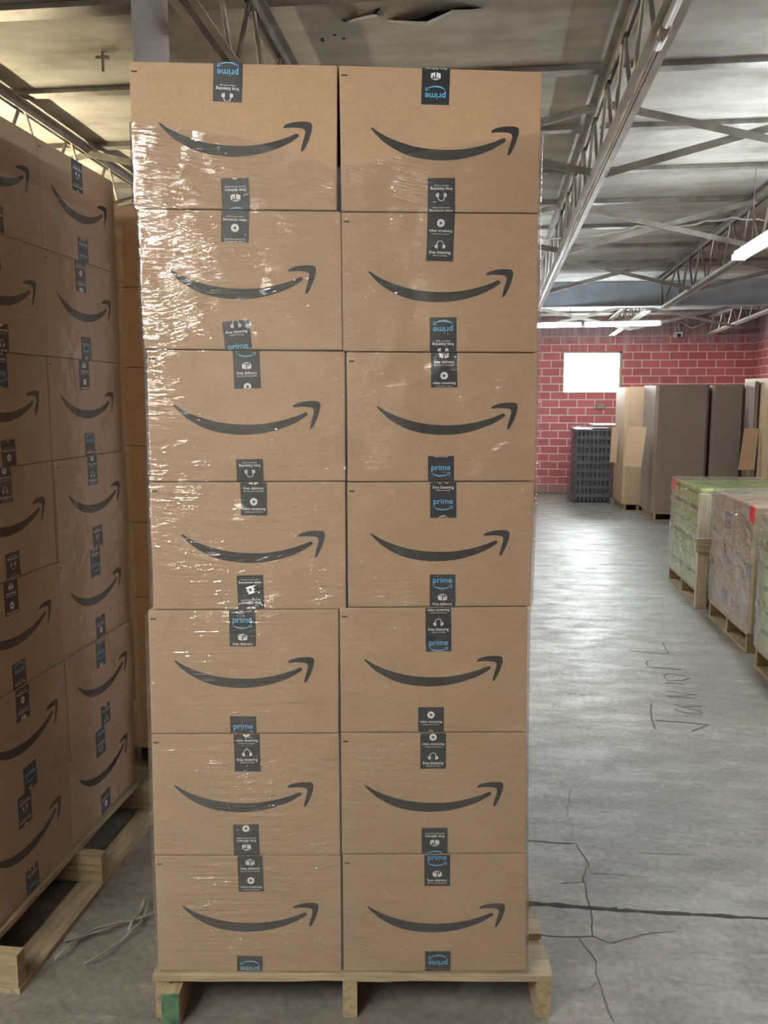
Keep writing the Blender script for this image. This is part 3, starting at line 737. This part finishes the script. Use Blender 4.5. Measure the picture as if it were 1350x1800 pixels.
# ------------------------------------------------------------------ wrapped pallets on the right
def right_load(x0, y0, y1, z1, m, side, kind, nm, rowsn=3):
    """long face towards -X"""
    pallet((x0, (y0+y1)/2, 0), -math.pi/2, y1-y0, 1.05, 'wooden pallet under the %s load %s' % (kind.rsplit(' ',1)[0], side), 5, bottom=True)
    zb = .147; hh = (z1-zb)/rowsn; w = (y1-y0)/2
    for k in range(rowsn):
        for j in range(2):
            ya = y0+j*w+.004; yb = y0+(j+1)*w-.004; za = zb+k*hh; zc = za+hh-.003
            lev = ['lowest', 'middle', 'top'][k] + ' layer'
            end = 'near' if j == 0 else 'far'
            P_ = lambda a, b, off=0: Vector((x0+.025-off, a, b))
            base = P_((ya+yb)/2, za, -.5)
            r = thing(nm, base, '%s, %s, %s end, on the pallet %s' % (kind.replace('_', ' ') if 0 else kind, lev, end, side), 'box', 'wrapped %ss %s' % (kind, side))
            mb = MB().box((x0+.025, ya, za), (x0+1.02, yb, zc)); mb.build('carton', m, r, base, bevel=.005)
            # label bands on the long face and the near end
            if m is M['green']:
                for (e0, e1) in ((.34, .46), (.84, .89)):
                    MB().box((x0+.0235, ya+.03, za+hh*e0), (x0+.0245, yb-.03, za+hh*e1)).build('black_band', M['black_label'], r, base)
                    if j == 0: MB().box((x0+.06, ya-.0012, za+hh*e0), (x0+.99, ya-.0002, za+hh*e1)).build('black_band', M['black_label'], r, base)
                if j == 0:
                    d = text_mesh('YOBI', .20, .02)
                    mesh2d('white_lettering', d, lambda x, y: Vector((x0+.17+x, ya-.002, za+hh*.38+y)), M['white'], r, base)
            else:
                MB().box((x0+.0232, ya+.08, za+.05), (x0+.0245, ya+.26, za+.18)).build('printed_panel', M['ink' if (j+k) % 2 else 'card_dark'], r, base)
    return
right_load(1.86, 7.62, 8.76, 1.02, M['green'], 'nearest the brown bins', 'lime green carton', 'green_carton')
right_load(1.88, 6.20, 7.26, 1.05, M['card'], 'in the middle of the right row', 'brown carton', 'brown_carton')
right_load(1.84, 4.75, 5.88, 1.03, M['green'], 'at the right picture edge', 'lime green carton', 'green_carton')
wrap_box(1.862, 2.91, 7.60, 8.775, .148, 1.045, M['film_green'], 'shiny film over the farthest load of green cartons', .006, True)
wrap_box(1.882, 2.93, 6.18, 7.275, .148, 1.075, M['film_green'], 'heavily wrinkled film over the load of brown cartons', .008, True)
wrap_box(1.842, 2.89, 4.73, 5.895, .148, 1.055, M['film_green'], 'shiny film over the green load cut by the right edge', .006, True)
# wooden crate corner on the far load
px0 = 1.845; py0 = 7.56
r = thing('wooden_corner_post', (px0, py0, 0), 'pale timber corner post with short rail against the far wrapped load', 'post'); B = (px0, py0, 0)
MB().box((px0-.01, py0-.045, 0), (px0+.08, py0+.02, 1.0)).build('post', M['woodz'], r, B, bevel=.003)
MB().box((px0-.03, py0-.07, .50), (px0+.22, py0-.046, .62)).build('rail', M['woodx'], r, B, bevel=.003)
for (px, py, X, lab) in ((1185, 851, 1.835, 'small red tag stuck on the film of the far green load'), (1322, 904, 1.852, 'small red tag stuck on the film of the brown carton load')):
    p = at_X(px, py, X); w = .035 if px < 1200 else .05
    tag(MB().box((p.x-.002, p.y-w, p.z-.055), (p.x, p.y+w, p.z+.055)).build('red_tag', M['red'], base=p), lab, 'tag', 'red tags')

# ------------------------------------------------------------------ back of the room: bins, pallets, camera
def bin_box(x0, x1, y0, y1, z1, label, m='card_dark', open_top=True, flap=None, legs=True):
    base = ((x0+x1)/2, (y0+y1)/2, 0); zb = .13
    r = thing('bulk_bin', base, label, 'bin', 'large cardboard bulk bins')
    mb = MB(); t = .02; c = .04
    ring_o = [(x0+c,y0),(x1-c,y0),(x1,y0+c),(x1,y1-c),(x1-c,y1),(x0+c,y1),(x0,y1-c),(x0,y0+c)]
    ring_i = [(x0+c+t*.4,y0+t),(x1-c-t*.4,y0+t),(x1-t,y0+c+t*.4),(x1-t,y1-c-t*.4),(x1-c-t*.4,y1-t),(x0+c+t*.4,y1-t),(x0+t,y1-c-t*.4),(x0+t,y0+c+t*.4)]
    V = [(x, y, zb) for x, y in ring_o] + [(x, y, z1+.01*math.sin(i*2.3)) for i, (x, y) in enumerate(ring_o)] + [(x, y, z1+.01*math.sin(i*2.3)) for i, (x, y) in enumerate(ring_i)] + [(x, y, zb+.02) for x, y in ring_i]
    F = [tuple(range(8)), tuple(range(24, 32))]
    for i in range(8):
        k = (i+1) % 8; F += [(i, k, 8+k, 8+i), (8+i, 8+k, 16+k, 16+i), (16+i, 16+k, 24+k, 24+i)]
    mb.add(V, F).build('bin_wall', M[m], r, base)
    p = MB()
    for xx in (x0+.03, (x0+x1)/2, x1-.07): p.box((xx, y0+.02, 0), (xx+.04, y1-.02, .11))
    p.box((x0, y0, .11), (x1, y1, .129)); p.box((x0, y0, 0), (x1, y0+.09, .016))
    tag(p.build('pallet_base', M['woody'], r, base), 'low wooden pallet base')
    if flap:
        (fa, fb, fc, fd), inw = flap; pts = [Vector(q) for q in (fa, fb, fc, fd)]; o = Vector(inw)*.012
        MB().hexa([pts[3], pts[2], pts[2]+o, pts[3]+o, pts[0], pts[1], pts[1]+o, pts[0]+o]).build('hanging_flap', M['card_flap'], r, base)
    return r
yA = 13.05; xa = at_Y(1149, 800, yA).x; xb = at_Y(1243, 800, yA).x; zA = at_Y(1190, 677, yA).z
fl = [at_Y(x, y, yA-.02+oy) for x, y, oy in ((1105,750,.35),(1137,751,0),(1127,822,-.05),(1095,818,.3))]
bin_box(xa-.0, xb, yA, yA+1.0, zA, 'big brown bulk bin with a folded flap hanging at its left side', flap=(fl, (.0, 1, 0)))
xc = at_Y(1246, 800, yA+.1).x; xd = at_Y(1303, 800, yA+.1).x
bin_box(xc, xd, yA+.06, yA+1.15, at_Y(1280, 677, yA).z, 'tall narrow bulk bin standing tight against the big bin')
yB = 14.15; xe = at_Y(1096, 800, yB).x; xf = at_Y(1122, 800, yB).x
fl = [at_Y(x, y, yB-.25) for x, y in ((1076,751),(1088,751),(1083,814),(1072,812))]
bin_box(xe, xf+.25, yB, yB+1.04, at_Y(1110, 680, yB).z, 'tall bulk bin beside the black plastic pallets, under the window', m='card', flap=(fl, (0, 1, 0)))
yC = 12.6; xg = at_Y(1322, 800, yC).x
fl = [at_Y(x, y, yC-.1) for x, y in ((1309,753),(1334,753),(1326,826),(1298,826))]
bin_box(xg, min(xg+.22, at_Y(1340,800,yC-.3).x), yC, yC+.48, at_Y(1330, 671, yC).z, 'narrow bulk bin near the right edge with a hanging flap', flap=(fl, (0, 1, 0)))
xh = at_Y(1343, 800, yC-.3).x
bin_box(xh, min(xh+.6, XR-.02), yC-.35, yC+.8, at_Y(1345, 664, yC-.3).z, 'bulk bin cut by the right picture edge', m='card')
# stack of black plastic pallets, each a thing
yP = 15.25; xp0 = at_Y(1010, 820, yP).x; xp1 = at_Y(1078, 820, yP).x; zP = at_Y(1040, 754, yP).z
npal = 9; hp_ = zP/npal
def plastic_pallet(z, label):
    base = ((xp0+xp1)/2, yP+.5, z); r = thing('plastic_pallet', base, label, 'pallet', 'stack of black plastic pallets')
    mb = MB().box((xp0, yP, z+hp_*.72), (xp1, yP+1.0, z+hp_*.98))
    mb.build('deck', M['plastic_black'], r, base, bevel=.006)
    mb = MB().box((xp0+.02, yP+.02, z), (xp1-.02, yP+.98, z+hp_*.14)); mb.build('skid', M['plastic_black'], r, base)
    mb = MB()
    for i in range(9):
        x = xp0+.02+(xp1-xp0-.09)*i/8; mb.box((x, yP+.03, z+hp_*.14), (x+.035, yP+.97, z+hp_*.72))
    mb.build('rib', M['plastic_black'], r, base)
for i in range(npal): plastic_pallet(i*hp_, 'black plastic pallet, %s of the stack by the brick wall' % (['lowest','second from floor','third from floor','fourth from floor','middle','fourth from top','third from top','second from top','topmost'][i]))
wrap_box(xp0-.02, xp1+.02, yP-.02, yP+1.02, .05, zP+.03, film('film_thin', [(0, 8, 30, 1, 'x')], .06, .5, .04), 'thin film around the black plastic pallets', .015, True, nx=16, nz=24)
# loose board on the pallets
tag(MB().box((xp0+.3, yP-.0, zP+.06), (xp1+.1, yP+.7, zP+.075)).build('cardboard_sheet', M['card_flap'], base=(xp0+.3, yP, zP+.06)), 'pale cardboard sheet lying on the black pallets', 'cardboard')
# security camera on the wall
sc0 = at_Y(1191, 589, YB-.12); r = thing('security_camera', sc0, 'small white security camera high on the brick wall', 'camera')
MB().box((sc0.x-.07, sc0.y-.12, sc0.z-.05), (sc0.x+.07, sc0.y+.06, sc0.z+.05)).build('body', M['plastic_white'], r, sc0, bevel=.012)
MB().tube([(sc0.x, sc0.y-.135, sc0.z-.015), (sc0.x, sc0.y-.11, sc0.z-.012)], .035, 16).build('lens', M['plastic_black'], r, sc0)
MB().bar((sc0.x-.03, sc0.y+.02, sc0.z+.05), (sc0.x-.03, YB-.0, sc0.z+.16), .03, .03).build('mount_arm', M['plastic_white'], r, sc0)
P = [at_Y(x, y, YB-.06) for x, y in ((1194,583),(1192,572),(1196,565),(1215,577),(1235,570),(1265,556),(1296,543))]
tag(MB().tube(P, .016, 8).build('white_cable', M['plastic_white'], base=P[0], smooth=True), 'white cable running from the security camera up the brick wall', 'cable')
o_ = at_Y(1055, 714, YB-.01)
tag(MB().box((o_.x-.10, YB-.05, o_.z-.05), (o_.x+.09, YB-.001, o_.z+.05)).build('wall_outlet', M['steel'], base=o_, bevel=.01), 'small dark outlet box below the window', 'outlet')
# ------------------------------------------------------------------ strapping scraps on the floor
def strap(pts, label, w=.009):
    P = [at_floor(x/3.857, 1350+y/3.857, .012+.02*math.sin(i*1.7)**2) for i, (x, y) in enumerate(pts)]
    Q = []
    for i in range(len(P)-1):
        for k in range(5):
            t = k/5; p0 = P[max(i-1,0)]; p1 = P[i]; p2 = P[i+1]; p3 = P[min(i+2, len(P)-1)]
            Q.append(.5*(2*p1+(p2-p0)*t+(2*p0-5*p1+4*p2-p3)*t*t+(3*p1-p0-3*p2+p3)*t**3))
    Q.append(P[-1]); mb = MB()
    for a, b in zip(Q[:-1], Q[1:]): mb.bar(a, b, w, .0015)
    tag(mb.build('strapping_scrap', M['strap'], base=P[0]), label, 'strap', 'strapping scraps on the floor')
strap([(435,1170),(560,1135),(650,1085),(780,1050),(900,1035),(980,1005),(1060,970),(1120,950)], 'longest pale strap on the floor between the two stacks')
strap([(370,1300),(440,1225),(560,1140),(680,1100),(800,1060),(960,1010)], 'pale strap crossing under the longest strap')
strap([(570,1325),(700,1250),(820,1170),(900,1090),(960,1030),(1010,900)], 'dark strap nearest the camera, curving up to the right', .007)
strap([(870,1100),(900,1030),(950,970),(975,890)], 'short upright strap end beside the front pallet', .007)
